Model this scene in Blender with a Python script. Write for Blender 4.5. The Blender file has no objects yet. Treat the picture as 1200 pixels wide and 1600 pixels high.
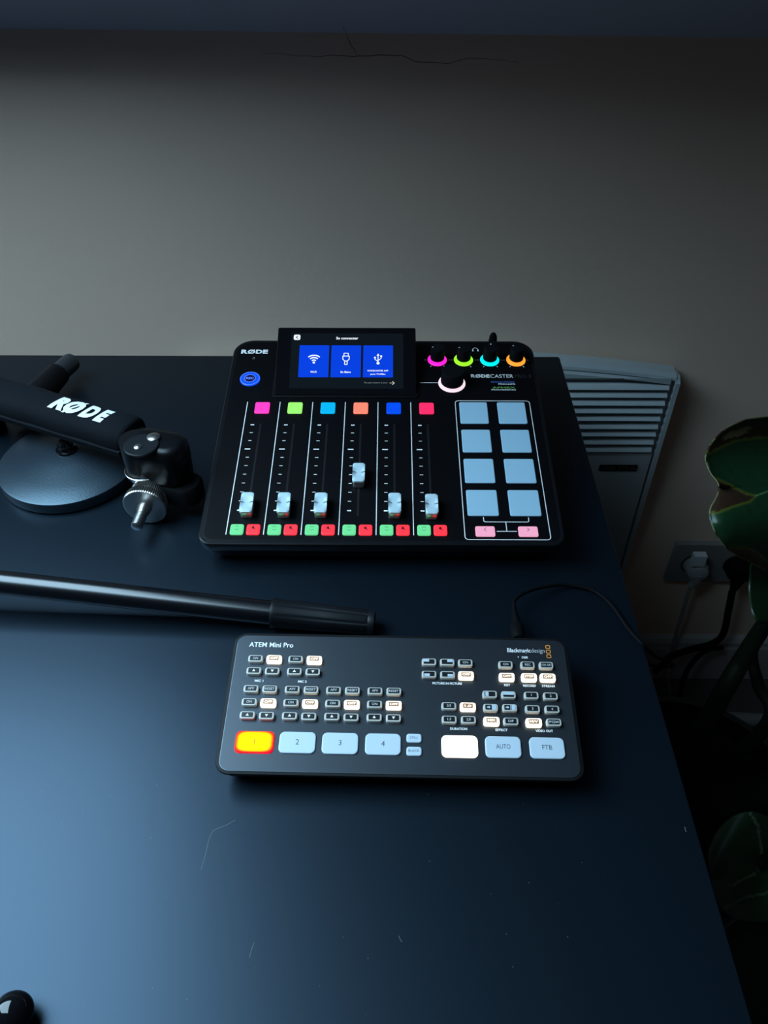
import bpy, bmesh, math, random
from mathutils import Vector, Matrix
random.seed(4)
scn = bpy.context.scene
COL = scn.collection
R = math.radians
Z0 = 0.76                     # height of the desk top; shapes below are written relative to the desk top
mm = 0.001

# ------------------------------------------------------------------ camera
CAM_H, PITCH, YAW, FPX = 0.492, R(42.73), R(-0.34), 1248.0
cd = bpy.data.cameras.new('camera')
cam = bpy.data.objects.new('camera', cd); COL.objects.link(cam)
cam.location = (0, 0, Z0 + CAM_H)
cam.rotation_euler = (R(90) - PITCH, 0, -YAW)
cd.sensor_fit = 'VERTICAL'; cd.sensor_height = 24.0
cd.lens = FPX * 24.0 / 1600.0
cd.clip_start = 0.01
scn.camera = cam

# ------------------------------------------------------------------ world and light
w = bpy.data.worlds.new('world'); scn.world = w; w.use_nodes = True
w.node_tree.nodes['Background'].inputs[0].default_value = (0.85, 0.85, 0.9, 1)
w.node_tree.nodes['Background'].inputs[1].default_value = 0.010
scn.view_settings.view_transform = 'Standard'; scn.view_settings.look = 'None'
scn.view_settings.gamma = 1.0; scn.view_settings.exposure = 0.0
scn.view_settings.use_curve_mapping = False
WALL_Y = 0.91; KNEE = 0.302; SLOPE = R(45)      # wall plane, height where the roof slope starts
WX0, WX1, WS0, WS1 = -1.65, -0.28, 0.29, 1.75   # skylight: x range and distance range up the slope
def slope_pt(x, s, off=0.0):                    # point on the sloped ceiling, s metres up from the wall
    return Vector((x, WALL_Y - s * math.cos(SLOPE) + off * math.sin(SLOPE), KNEE + s * math.sin(SLOPE) + off * math.cos(SLOPE)))
ld = bpy.data.lights.new('skylight_daylight', 'AREA'); ld.shape = 'RECTANGLE'
ld.size = WX1 - WX0 - .04; ld.size_y = WS1 - WS0 - .04
ld.energy = 72.0; ld.color = (0.50, 0.78, 1.0)
lo = bpy.data.objects.new('skylight_daylight', ld); COL.objects.link(lo)
lo.location = slope_pt((WX0 + WX1) / 2, (WS0 + WS1) / 2, .05) + Vector((0, 0, Z0))
lo.rotation_euler = (-(R(90) - SLOPE), 0, 0)

# ------------------------------------------------------------------ helpers
def cam_ray(px, py):
    c, s = math.cos(PITCH), math.sin(PITCH)
    fwd = Vector((math.sin(YAW) * c, math.cos(YAW) * c, -s)); rt = Vector((math.cos(YAW), -math.sin(YAW), 0)); up = rt.cross(fwd)
    return fwd + rt * ((px - 600) / FPX) - up * ((py - 800) / FPX)
CO = Vector((0, 0, CAM_H))
def at(px, py, z=0.0):
    d = cam_ray(px, py); return CO + d * ((z - CAM_H) / d.z)
def aty(px, py, y):
    d = cam_ray(px, py); return CO + d * (y / d.y)
def atd(px, py, t): return CO + cam_ray(px, py) * t

def srgb(r, g, b):
    f = lambda c: (c / 255 / 12.92) if c <= 10 else ((c / 255 + .055) / 1.055) ** 2.4
    return (f(r), f(g), f(b))
MATS = {}
def mat(name, col, rough=.5, metal=0, spec=.5, stint=None, emis=None, es=0, bump=None, var=None, coat=0, alpha=None):
    if name in MATS: return MATS[name]
    m = bpy.data.materials.new(name); m.use_nodes = True; nt = m.node_tree; b = nt.nodes['Principled BSDF']
    b.inputs['Base Color'].default_value = (*col, 1); b.inputs['Roughness'].default_value = rough
    b.inputs['Metallic'].default_value = metal; b.inputs['Specular IOR Level'].default_value = spec
    b.inputs['Coat Weight'].default_value = coat
    if stint: b.inputs['Specular Tint'].default_value = (*stint, 1)
    if emis: b.inputs['Emission Color'].default_value = (*emis, 1); b.inputs['Emission Strength'].default_value = es
    if bump or var:
        tc = nt.nodes.new('ShaderNodeTexCoord')
        nz = nt.nodes.new('ShaderNodeTexNoise'); nz.inputs['Scale'].default_value = (bump or var)[0]; nz.inputs['Detail'].default_value = 4
        nt.links.new(tc.outputs['Object'], nz.inputs['Vector'])
        if bump:
            bp = nt.nodes.new('ShaderNodeBump'); bp.inputs['Strength'].default_value = bump[1]; bp.inputs['Distance'].default_value = bump[2]
            nt.links.new(nz.outputs['Fac'], bp.inputs['Height']); nt.links.new(bp.outputs[0], b.inputs['Normal'])
        if var:
            n2 = nt.nodes.new('ShaderNodeTexNoise'); n2.inputs['Scale'].default_value = var[0]; n2.inputs['Detail'].default_value = 5
            nt.links.new(tc.outputs['Object'], n2.inputs['Vector'])
            mx = nt.nodes.new('ShaderNodeMix'); mx.data_type = 'RGBA'
            mx.inputs[6].default_value = (*[c * (1 - var[1]) for c in col], 1); mx.inputs[7].default_value = (*[c * (1 + var[1]) for c in col], 1)
            nt.links.new(n2.outputs['Fac'], mx.inputs[0]); nt.links.new(mx.outputs[2], b.inputs['Base Color'])
    MATS[name] = m; return m
def glow(name, c, es=1.0, rough=.4, base=None):
    c = srgb(*c); return mat(name, base or tuple(x * .3 for x in c), rough, emis=c, es=es)

def link(name, bm, m, parent=None, loc=None, smooth=None, recalc=True):
    """bmesh -> ONE mesh object; loc given (desk frame) = top-level object whose verts are in the desk frame"""
    if recalc: bmesh.ops.recalc_face_normals(bm, faces=bm.faces)
    me = bpy.data.meshes.new(name)
    if loc is not None:
        bmesh.ops.translate(bm, verts=bm.verts, vec=-Vector(loc))
    bm.to_mesh(me); bm.free()
    for q in (m if isinstance(m, (list, tuple)) else [m]): me.materials.append(q)
    if smooth is not None:
        me.polygons.foreach_set('use_smooth', [True] * len(me.polygons)); me.set_sharp_from_angle(angle=R(smooth))
    o = bpy.data.objects.new(name, me); COL.objects.link(o)
    if parent: o.parent = parent
    if loc is not None: o.location = Vector(loc) + Vector((0, 0, Z0))
    return o
def tag(o, label=None, cat=None, group=None, kind=None):
    if label: o['label'] = label
    if cat: o['category'] = cat
    if group: o['group'] = group
    if kind: o['kind'] = kind
    return o
def thing(name, label, cat, loc, rz=0, group=None):
    o = bpy.data.objects.new(name, None); COL.objects.link(o); o.empty_display_size = .02
    o.location = Vector(loc) + Vector((0, 0, Z0)); o.rotation_euler = (0, 0, rz)
    return tag(o, label, cat, group)

def rrect(x0, y0, x1, y1, r, n=6, ins=0.0):
    """rounded rectangle outline, r = one radius or four (front-left, front-right, back-right, back-left)"""
    rs = list(r) if isinstance(r, (list, tuple)) else [r] * 4
    x0 += ins; y0 += ins; x1 -= ins; y1 -= ins
    out = []
    for (cx, cy, sx, sy, a0), q in zip(((x0, y0, 1, 1, 180), (x1, y0, -1, 1, 270), (x1, y1, -1, -1, 0), (x0, y1, 1, -1, 90)), rs):
        q = max(q - ins, 1e-5)
        for i in range(n + 1):
            a = R(a0 + 90 * i / n); out.append((cx + sx * q + q * math.cos(a), cy + sy * q + q * math.sin(a)))
    return out
def loft(bm, rings, T=None, cap0=True, cap1=True, mi=0):
    """rings: lists of 3D points of one length"""
    vs = [[bm.verts.new((T @ Vector(p)) if T else Vector(p)) for p in rg] for rg in rings]
    n = len(vs[0])
    for a, b in zip(vs, vs[1:]):
        for i in range(n):
            f = bm.faces.new((a[i], a[(i + 1) % n], b[(i + 1) % n], b[i])); f.material_index = mi
    if cap0: bm.faces.new(list(reversed(vs[0]))).material_index = mi
    if cap1: bm.faces.new(vs[-1]).material_index = mi
    return vs
def slab(bm, x0, y0, x1, y1, h0, h1, r, bev=.0004, T=None, n=5, s=mm, base=0.0):
    """rounded box in millimetres with a soft top edge"""
    lv = [(h0, base), (h1 - bev, 0), (h1 - bev * .3, bev * .35), (h1, bev), (h1, bev + min(.5, (x1 - x0) * .1, (y1 - y0) * .1))]
    loft(bm, [[Vector((x, y, h)) * s for x, y in rrect(x0, y0, x1, y1, r, n, i)] for h, i in lv], T)
def box(bm, x0, y0, z0, x1, y1, z1, T=None):
    loft(bm, [[(x0, y0, z), (x1, y0, z), (x1, y1, z), (x0, y1, z)] for z in (z0, z1)], T)
def frame_from(axis):
    z = Vector(axis).normalized(); x = z.orthogonal().normalized() if abs(z.z) > .9 else Vector((0, 0, 1)).cross(z).normalized()
    y = z.cross(x); return Matrix((x, y, z)).transposed().to_4x4()
def lathe(bm, prof, T=None, n=32, cap0=True, cap1=True, mod=None):
    """prof: (r, z) pairs; revolved round local z"""
    rings = []
    for r, z in prof:
        rings.append([((r + (mod(i, r, z) if mod else 0)) * math.cos(2 * math.pi * i / n), (r + (mod(i, r, z) if mod else 0)) * math.sin(2 * math.pi * i / n), z) for i in range(n)])
    return loft(bm, rings, T, cap0, cap1)
def axis_T(p, axis): return Matrix.Translation(Vector(p)) @ frame_from(axis)
def catmull(pts, k=8):
    P = [Vector(p) for p in pts]; P = [P[0] * 2 - P[1]] + P + [P[-1] * 2 - P[-2]]; out = []
    for i in range(1, len(P) - 2):
        for j in range(k):
            t = j / k; a, b, c, d = P[i - 1:i + 3]
            out.append(.5 * ((2 * b) + (c - a) * t + (2 * a - 5 * b + 4 * c - d) * t * t + (3 * b - a - 3 * c + d) * t ** 3))
    out.append(P[-2]); return out
def tube(bm, path, r, n=12, smoothk=8, T=None):
    P = catmull(path, smoothk) if smoothk else [Vector(p) for p in path]
    rings = []; prev = None
    for i, p in enumerate(P):
        t = (P[min(i + 1, len(P) - 1)] - P[max(i - 1, 0)]).normalized()
        if prev is None: u = t.orthogonal().normalized()
        else: u = (prev - t * prev.dot(t)).normalized()
        prev = u; v = t.cross(u); rr = r(i / (len(P) - 1)) if callable(r) else r
        rings.append([p + (u * math.cos(2 * math.pi * k / n) + v * math.sin(2 * math.pi * k / n)) * rr for k in range(n)])
    loft(bm, rings, T)
def ribbon(bm, pts, wd, h, T, s=mm, closed=False, th=.06):
    """flat printed stroke in a plane (mm), th thick"""
    P = [Vector((x, y)) for x, y in pts]; n = len(P)
    L, Rr = [], []
    for i in range(n):
        a = P[(i - 1) % n] if (closed or i > 0) else P[i]; b = P[(i + 1) % n] if (closed or i < n - 1) else P[i]
        d1 = (P[i] - a).normalized() if (P[i] - a).length > 0 else (b - P[i]).normalized()
        d2 = (b - P[i]).normalized() if (b - P[i]).length > 0 else d1
        nn = Vector((-(d1.y + d2.y), d1.x + d2.x)); nn = nn.normalized() if nn.length > 1e-6 else Vector((-d1.y, d1.x))
        k = wd / 2 / max(.5, nn.dot(Vector((-d1.y, d1.x))))
        L.append(P[i] + nn * k); Rr.append(P[i] - nn * k)
    def V(p, hh): return bm.verts.new(T @ (Vector((p.x, p.y, hh)) * s))
    a = [V(p, h) for p in L]; b = [V(p, h) for p in Rr]; c = [V(p, h + th) for p in L]; d = [V(p, h + th) for p in Rr]
    for i in range(n if closed else n - 1):
        j = (i + 1) % n
        bm.faces.new((c[i], d[i], d[j], c[j])); bm.faces.new((a[i], c[i], c[j], a[j])); bm.faces.new((d[i], b[i], b[j], d[j]))
    if not closed:
        bm.faces.new((a[0], b[0], d[0], c[0])); bm.faces.new((a[-1], c[-1], d[-1], b[-1]))
def disc_pts(cx, cy, r, n=24, a0=0, a1=360):
    return [(cx + r * math.cos(R(a0 + (a1 - a0) * i / n)), cy + r * math.sin(R(a0 + (a1 - a0) * i / n))) for i in range(n if a1 - a0 == 360 else n + 1)]
def flat(bm, pts, h, T, s=mm, th=.06):
    loft(bm, [[Vector((x, y, hh)) * s for x, y in pts] for hh in (h, h + th)], T)
TXT = {}
def text_mesh(txt, bold=0.0, shear=0.0):
    k = (txt, bold, shear)
    if k in TXT: return TXT[k]
    cu = bpy.data.curves.new('t', 'FONT'); cu.body = txt; cu.size = 1; cu.offset = bold; cu.shear = shear; cu.resolution_u = 3
    o = bpy.data.objects.new('t', cu); COL.objects.link(o)
    dg = bpy.context.evaluated_depsgraph_get(); dg.update()
    me = bpy.data.meshes.new_from_object(o.evaluated_get(dg))
    vs = [v.co.copy() for v in me.vertices]; fs = [tuple(p.vertices) for p in me.polygons]
    bpy.data.objects.remove(o); bpy.data.meshes.remove(me); bpy.data.curves.remove(cu)
    x0 = min(v.x for v in vs); x1 = max(v.x for v in vs); y0 = min(v.y for v in vs); y1 = max(v.y for v in vs)
    vs = [((v.x - x0) / (x1 - x0), (v.y - y0) / (y1 - y0)) for v in vs]
    TXT[k] = (vs, fs, (x1 - x0) / (y1 - y0)); return TXT[k]
def text(bm, txt, cx, cy, h, T, height, width=None, bold=.01, shear=0.0, s=mm, left=False, bend=None):
    vs, fs, asp = text_mesh(txt, bold, shear); wd = width or asp * height
    x0 = cx if left else cx - wd / 2; y0 = cy - height / 2
    def fill(b, V):
        for f in fs:
            try: b.faces.new([V[i] for i in f])
            except ValueError: pass
    if not bend:
        fill(bm, [bm.verts.new(T @ (Vector((x0 + x * wd, y0 + y * height, h)) * s)) for x, y in vs]); return
    b2 = bmesh.new(); fill(b2, [b2.verts.new((x0 + x * wd, y0 + y * height, h)) for x, y in vs])
    y = y0 + .8
    while y < y0 + height:      # cut into thin strips so the letters can follow the curved cloth
        bmesh.ops.bisect_plane(b2, geom=b2.verts[:] + b2.edges[:] + b2.faces[:], plane_co=(0, y, 0), plane_no=(0, 1, 0)); y += 1.1
    mp_ = {v: bm.verts.new(T @ (bend(v.co.copy()) * s)) for v in b2.verts}
    for f in b2.faces:
        try: bm.faces.new([mp_[v] for v in f.verts])
        except ValueError: pass
    b2.free()
def rode(bm, cx, cy, h, T, height, width, bold=.05, shear=0.0, bend=None):
    x0 = cx - width / 2
    for ch, a, b_ in (('R', 0, .25), ('O', .24, .53), ('D', .55, .79), ('E', .81, 1.0)):
        text(bm, ch, x0 + width * (a + b_) / 2, cy, h, T, height * (1.04 if ch == 'O' else 1), width * (b_ - a), bold, shear=shear, bend=bend)
    oc = x0 + width * .3875; ow = width * .275
    P = [(oc - ow * .47, cy - height * .54), (oc - ow * .30, cy - height * .54), (oc + ow * .47, cy + height * .54), (oc + ow * .30, cy + height * .54)]
    V = []
    for i in range(9):
        for a, b_ in ((P[0], P[3]), (P[1], P[2])):
            t = i / 8; q = Vector((a[0] + (b_[0] - a[0]) * t, a[1] + (b_[1] - a[1]) * t, h + .03)); V.append(bm.verts.new(T @ ((bend(q) if bend else q) * mm)))
    for i in range(8): bm.faces.new((V[2 * i], V[2 * i + 1], V[2 * i + 3], V[2 * i + 2]))
def lettering(parent, txt, cx, cy, h, T, height, m, width=None, bold=.01, name='lettering', **k):
    bm = bmesh.new(); text(bm, txt, cx, cy, h, T, height, width, bold, **k)
    return link(name, bm, m, parent, recalc=False)

# ------------------------------------------------------------------ materials
M_wall = mat('warm_wall_paint', (.90, .68, .54), .85, bump=(60, .15, .002), spec=.2)
M_ceil = mat('ceiling_paint', (.66, .68, .78), .9, bump=(50, .15, .002), spec=.2)
M_skirt = mat('white_gloss_paint', (.55, .53, .50), .4)
M_floor = mat('dark_floor', (.09, .085, .08), .5, var=(6, .3))
M_desk = mat('matte_black_laminate', (.002, .0045, .0075), .375, spec=.55, stint=(.53, .75, 1), bump=(900, .04, .0002))
M_edge = mat('black_edge_band', (.006, .006, .007), .5)
M_black = mat('satin_black_plastic', (.003, .0032, .004), .5, spec=.2)
M_gblack = mat('gloss_black_plastic', (.004, .004, .005), .12, spec=.5)
M_mplate = mat('mixer_top_black', (.002, .002, .003), .5, spec=.14)
M_glass = mat('screen_glass', (.004, .005, .006), .08, spec=.4)
M_knob = mat('rubber_black', (.004, .0045, .006), .6, spec=.12)
M_white = mat('white_print', (.92, .90, .88), .6)
M_blueprint = mat('blue_print', srgb(70, 110, 190), .6)
M_greenprint = mat('green_print', srgb(110, 170, 80), .6)
M_dimprint = mat('gloss_black_print', (.02, .02, .02), .25)
M_pad = mat('frosted_pad', (.33, .52, .64), .45, spec=.3, emis=(.25, .6, 1), es=.10)
M_cap = mat('clear_frost_cap', (.58, .74, .80), .28, spec=.5)
M_capskirt = mat('smoked_glossy_plastic', (.66, .62, .62), .3, metal=.85)
M_sleeve = mat('black_neoprene', (.005, .0065, .009), .85, spec=.12, bump=(1500, .4, .0006))
M_steel = mat('brushed_steel', (.55, .53, .5), .3, metal=1)
M_nickel = mat('satin_nickel', (.60, .58, .55), .30, metal=1)
M_pole = mat('anodised_black_tube', (.003, .0035, .005), .27, spec=.8)
M_grip = mat('rubber_grip', (.005, .006, .008), .45, spec=.4)
M_disc = mat('powder_coated_black', (.010, .015, .022), .38, spec=.9, stint=(.6, .85, 1), bump=(700, .25, .0005))
M_swp = mat('switcher_grey_top', (.011, .013, .016), .40, spec=1.0, stint=(.76, .88, 1), bump=(1200, .05, .0002))
M_keyrim = mat('key_translucent_grey', (.58, .54, .48), .4)
M_keyface = mat('key_face_black', (.012, .013, .015), .35)
M_bigkey = mat('large_key_white', (.56, .66, .74), .4)
M_keytext = mat('key_print_grey', (.6, .6, .6), .6)
M_bigtext = mat('key_print_dark', (.05, .06, .09), .6)
M_rad = mat('white_enamel', (.46, .52, .54), .35)
M_dark = mat('dark_gap', (.004, .004, .004), .8)
M_sock = mat('white_socket_plastic', (.28, .28, .27), .45)
M_cordw = mat('white_cord', (.35, .35, .34), .5)
M_cordb = mat('black_cord', (.004, .004, .005), .65, spec=.08)
M_pot = mat('black_planter', (.008, .008, .008), .45)
M_stem = mat('dark_green_stem', (.006, .013, .005), .6, spec=.2)
M_orange = glow('orange_print_glow', (225, 150, 60), .25, base=srgb(230, 150, 60))

# ------------------------------------------------------------------ the room
def quad(bm, *p): bm.faces.new([bm.verts.new(Vector(q)) for q in p])
def ztop(x): return KNEE - .0097 * x
bm = bmesh.new()
X0, X1 = -2.4, 2.0
loft(bm, [[(X0, y, -Z0), (X1, y, -Z0), (X1, y, ztop(X1)), (X0, y, ztop(X0))] for y in (WALL_Y, WALL_Y + .12)])
wall = tag(link('wall_back', bm, M_wall, loc=(0, WALL_Y, -Z0)), kind='structure')
bm = bmesh.new()
def sp(x, s, off=0):
    p = slope_pt(x, s, off); k = -.0097 * x; p.z += k * max(0, 1 - s / .25); return p
SM = 2.3; OFFT = .14
for a0, a1, s0, s1 in ((X0, X1, 0, .25), (X0, X1, .25, WS0), (X0, WX0, WS0, WS1), (WX1, X1, WS0, WS1), (X0, X1, WS1, SM)):
    loft(bm, [[sp(a0, s0, o), sp(a1, s0, o), sp(a1, s1, o), sp(a0, s1, o)] for o in (0, OFFT)])
tag(link('ceiling', bm, M_ceil, loc=(0, WALL_Y, KNEE)), kind='structure')
bm = bmesh.new()
fw = .035
for a0, a1, s0, s1 in ((WX0, WX1, WS0, WS0 + fw), (WX0, WX1, WS1 - fw, WS1), (WX0, WX0 + fw, WS0 + fw, WS1 - fw), (WX1 - fw, WX1, WS0 + fw, WS1 - fw)):
    loft(bm, [[slope_pt(a0, s0, o), slope_pt(a1, s0, o), slope_pt(a1, s1, o), slope_pt(a0, s1, o)] for o in (-.008, .045)])
tag(link('window_1', bm, M_skirt, loc=slope_pt((WX0 + WX1) / 2, WS0)), kind='structure')
bm = bmesh.new(); box(bm, X0, -1.2, -Z0 - .05, X1, WALL_Y + .12, -Z0)
tag(link('floor', bm, M_floor, loc=(0, 0, -Z0)), kind='structure')
bm = bmesh.new()
prof = [(0, 0), (-.014, 0), (-.014, .088), (-.012, .094), (-.012, .104), (-.008, .112), (0, .116)]
loft(bm, [[(x, WALL_Y + a, -Z0 + b) for a, b in prof] for x in (X0, X1)])
tag(link('baseboard_back', bm, M_skirt, loc=(0, WALL_Y, -Z0)), kind='structure')
# hairline cracks in the plaster
def crack(pts, wdt, on_slope=False):
    bm = bmesh.new(); P = []
    for px, py in pts:
        if on_slope:
            d = cam_ray(px, py); nrm = Vector((0, math.sin(SLOPE), math.cos(SLOPE))); o = Vector((0, WALL_Y, ztop(0)))
            P.append(CO + d * ((o - CO).dot(nrm) / d.dot(nrm)))
        else: P.append(aty(px, py, WALL_Y))
    Q = []
    for a, b in zip(P, P[1:]):
        for k in range(4):
            q = a.lerp(b, k / 4); Q.append(q + Vector((random.uniform(-1, 1) * .0006, 0, random.uniform(-1, 1) * .0006)))
    Q.append(P[-1])
    tube(bm, Q, lambda t: wdt * (.35 + .65 * math.sin(math.pi * min(1, max(0, t)))), 5, 0)
    o = link('crack', bm, mat('crack_shadow', (.05, .045, .04), .9), wall); o.location = (0, -WALL_Y, Z0); o['kind'] = 'structure'
crack([(410, 82), (450, 85), (490, 89), (525, 86), (560, 88), (600, 86), (627, 86), (650, 96), (700, 99), (730, 91), (770, 93), (810, 98)], .00032)
crack([(560, 88), (548, 68), (540, 52)], .0003)
crack([(540, 50), (532, 36), (524, 18), (521, -8)], .00028, True)

# ------------------------------------------------------------------ desk
DX0, DX1, DY0, DY1 = -1.15, .197, 0.0, .797
desk = thing('desk', 'matte black desk standing in front of the grey wall', 'desk', (-.45, .4, -Z0))
def dl(bm, name, m, smooth=30):
    bmesh.ops.translate(bm, verts=bm.verts, vec=Vector((.45, -.4, Z0))); return link(name, bm, m, desk, smooth=smooth)
bm = bmesh.new()
loft(bm, [[(x, y, h) for x, y in rrect(DX0, DY0, DX1, DY1, .003, 3, i)] for h, i in ((-.028, 0), (-.0008, 0), (0, .0008))])
dl(bm, 'tabletop', M_desk)
for lx, ly in ((DX0 + .06, DY0 + .06), (DX1 - .12, DY0 + .06), (DX0 + .06, DY1 - .08), (DX1 - .12, DY1 - .08)):
    bm = bmesh.new(); box(bm, lx - .025, ly - .025, -Z0, lx + .025, ly + .025, -.028); dl(bm, 'leg', M_edge)
I4 = Matrix.Identity(4)
def scratch(pts, wd):
    bm = bmesh.new(); P = [at(*p) for p in pts]; P = catmull(P, 4)
    ribbon(bm, [(p.x * 1000, p.y * 1000) for p in P], wd, 0.0, I4, th=.05); dl(bm, 'scratch', mat('pale_scuff', (.09, .10, .11), .6))
scratch([(368, 1281), (352, 1290), (335, 1297), (327, 1310), (321, 1335), (314, 1359)], .28)
scratch([(397, 1473), (393, 1484), (390, 1496)], .3)
scratch([(623, 1462), (625, 1467), (628, 1472)], .3)
scratch([(1070, 1292), (1071, 1297), (1072, 1300)], .5)
scratch([(118, 1372), (118, 1390)], .15)
bm = bmesh.new()
for i in range(46):
    px, py = random.uniform(40, 980), random.uniform(1225, 1590) if i < 34 else random.uniform(870, 1000)
    p = at(px, py); r = random.uniform(.1, .32)
    if DX0 < p.x < DX1: flat(bm, disc_pts(p.x * 1000, p.y * 1000, r, 6), 0, I4, th=.08)
tag(dl(bm, 'dust_specks', mat('dust', (.12, .12, .12), .8), None), kind='stuff')

# ------------------------------------------------------------------ audio mixer
MXT = R(8.14)
mixer = thing('audio_mixer', 'black audio mixer with lit screen, six faders and eight pale pads', 'audio mixer', (-.1568, .4626, 0))
T = Matrix.Translation((0, 0, .0281)) @ Matrix.Rotation(MXT, 4, 'X')    # millimetre plane (a right, b back, h up) of the top plate
bm = bmesh.new()
RS = (11, 11, 20, 20)
def TP(x, y, h): return T @ (Vector((x, y, h)) * mm)
rings = [[Vector((x * mm, y * mm * math.cos(MXT), .003)) for x, y in rrect(0, 0, 304, 262, RS, 8, 14)],
         [Vector((x * mm, y * mm * math.cos(MXT), .006)) for x, y in rrect(0, 0, 304, 262, RS, 8, 9)],
         [TP(x, y, -13) for x, y in rrect(0, 0, 304, 262, RS, 8, 3)],
         [TP(x, y, -11.5) for x, y in rrect(0, 0, 304, 262, RS, 8, 1.5)],
         [TP(x, y, -10.5) for x, y in rrect(0, 0, 304, 262, RS, 8, 1.0)],
         [TP(x, y, -2.0) for x, y in rrect(0, 0, 304, 262, RS, 8, 0)],
         [TP(x, y, -.7) for x, y in rrect(0, 0, 304, 262, RS, 8, .4)],
         [TP(x, y, 0) for x, y in rrect(0, 0, 304, 262, RS, 8, 1.4)],
         [TP(x, y, -.15) for x, y in rrect(0, 0, 304, 262, RS, 8, 4)]]
loft(bm, rings); link('body', bm, mat('mixer_body_black', (.005, .0055, .007), .33, spec=.45), mixer, smooth=35)
bm = bmesh.new(); slab(bm, 4.2, 4.2, 299.8, 257.8, -.3, .12, (8, 8, 16.5, 16.5), .25, T, 8)
link('top_plate', bm, M_mplate, mixer, smooth=35)
for x, y in ((20, 20), (284, 20), (20, 236), (284, 236)):
    bm = bmesh.new(); lathe(bm, [(.009, 0), (.009, .0035)], Matrix.Translation((x * mm, y * mm, 0)), 20); link('rubber_foot', bm, M_knob, mixer)
H = .12
# printed lines between the channels
for k in range(6):
    bm = bmesh.new(); ribbon(bm, [(23.0 + 31.1 * k, 9.8), (23.0 + 31.1 * k, 169.3)], .75, H, T); link('channel_line', bm, M_white, mixer)
# fader slots, tick marks, squares, small keys, caps
lit = [('magenta', (255, 60, 185)), ('lime', (150, 232, 105)), ('cyan', (0, 170, 225)), ('coral', (250, 130, 105)), ('blue', (0, 72, 225)), ('crimson', (240, 42, 100))]
M_green = glow('mint_key_glow', (110, 222, 150), .85); M_red = glow('red_key_glow', (252, 52, 66), 1.15)
M_greyink = mat('icon_ink', (.02, .10, .05), .5); M_redink = mat('icon_ink_red', (.12, .0, .01), .5)
tickb = [138.4, 128.2, 118.0, 107.4, 97.2, 87.1, 76.8, 66.5, 56.3, 46.2, 35.8]
def keytop(parent, name, x0, y0, x1, y1, h, r, m, label=None, base=0.0, bev=.45):
    bm = bmesh.new(); slab(bm, x0, y0, x1, y1, H - .1, h, r, bev, T, 5, base=base); o = link(name, bm, m, parent, smooth=40)
    if label: o['label'] = label
    return o
for k in range(6):
    sx = 38.4 + 31.1 * k
    bm = bmesh.new(); slab(bm, sx - .9, 30, sx + .9, 140, H, H + .1, .85, .05, T, 4); link('fader_slot', bm, mat('slot_dark', (.012, .012, .013), .35), mixer)
    bm = bmesh.new()
    for j, b in enumerate(tickb):
        wd, hh = (5.2, 1.3) if j == 3 else ((3.4, 1.3) if j in (0, 10) else (3.0, .62))
        c = 30.9 + 31.12 * k - (1.0 if j == 3 else 0)
        flat(bm, rrect(c - wd / 2, b - hh / 2, c + wd / 2, b + hh / 2, .25, 2), H, T)
    link('fader_scale', bm, M_white, mixer)
    c = 37.9 + 31.1 * k
    keytop(mixer, 'channel_key', c - 6.9, 153.2, c + 6.9, 167.6, 1.7, 1.6, glow(lit[k][0] + '_key_glow', lit[k][1], 1.0), lit[k][0] + ' lit square key', bev=.6)
    g = keytop(mixer, 'listen_key', 26.1 + 31.1 * k, 9.2, 37.3 + 31.1 * k, 19.9, 1.7, 1.9, M_green, 'mint green lit key', bev=.6)
    bm = bmesh.new(); cx = 31.7 + 31.1 * k
    ribbon(bm, disc_pts(cx, 16.0, 1.5, 14, 20, 160), .3, 1.7, T); ribbon(bm, disc_pts(cx, 15.2, 1.5, 14, 200, 340), .3, 1.7, T)
    link('icon', bm, M_greyink, g)
    g = keytop(mixer, 'mute_key', 39.7 + 31.1 * k, 9.2, 50.9 + 31.1 * k, 19.9, 1.7, 1.9, M_red, 'red lit key', bev=.6)
    bm = bmesh.new(); cx = 45.6 + 31.1 * k
    flat(bm, [(cx - 1.6, 15.1), (cx - .7, 15.1), (cx + .5, 14.1), (cx + .5, 17.9), (cx - .7, 16.9), (cx - 1.6, 16.9)], 1.7, T)
    ribbon(bm, [(cx - 1.2, 17.8), (cx + 1.9, 13.9)], .45, 1.7, T); link('icon', bm, M_redink, g)
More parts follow.
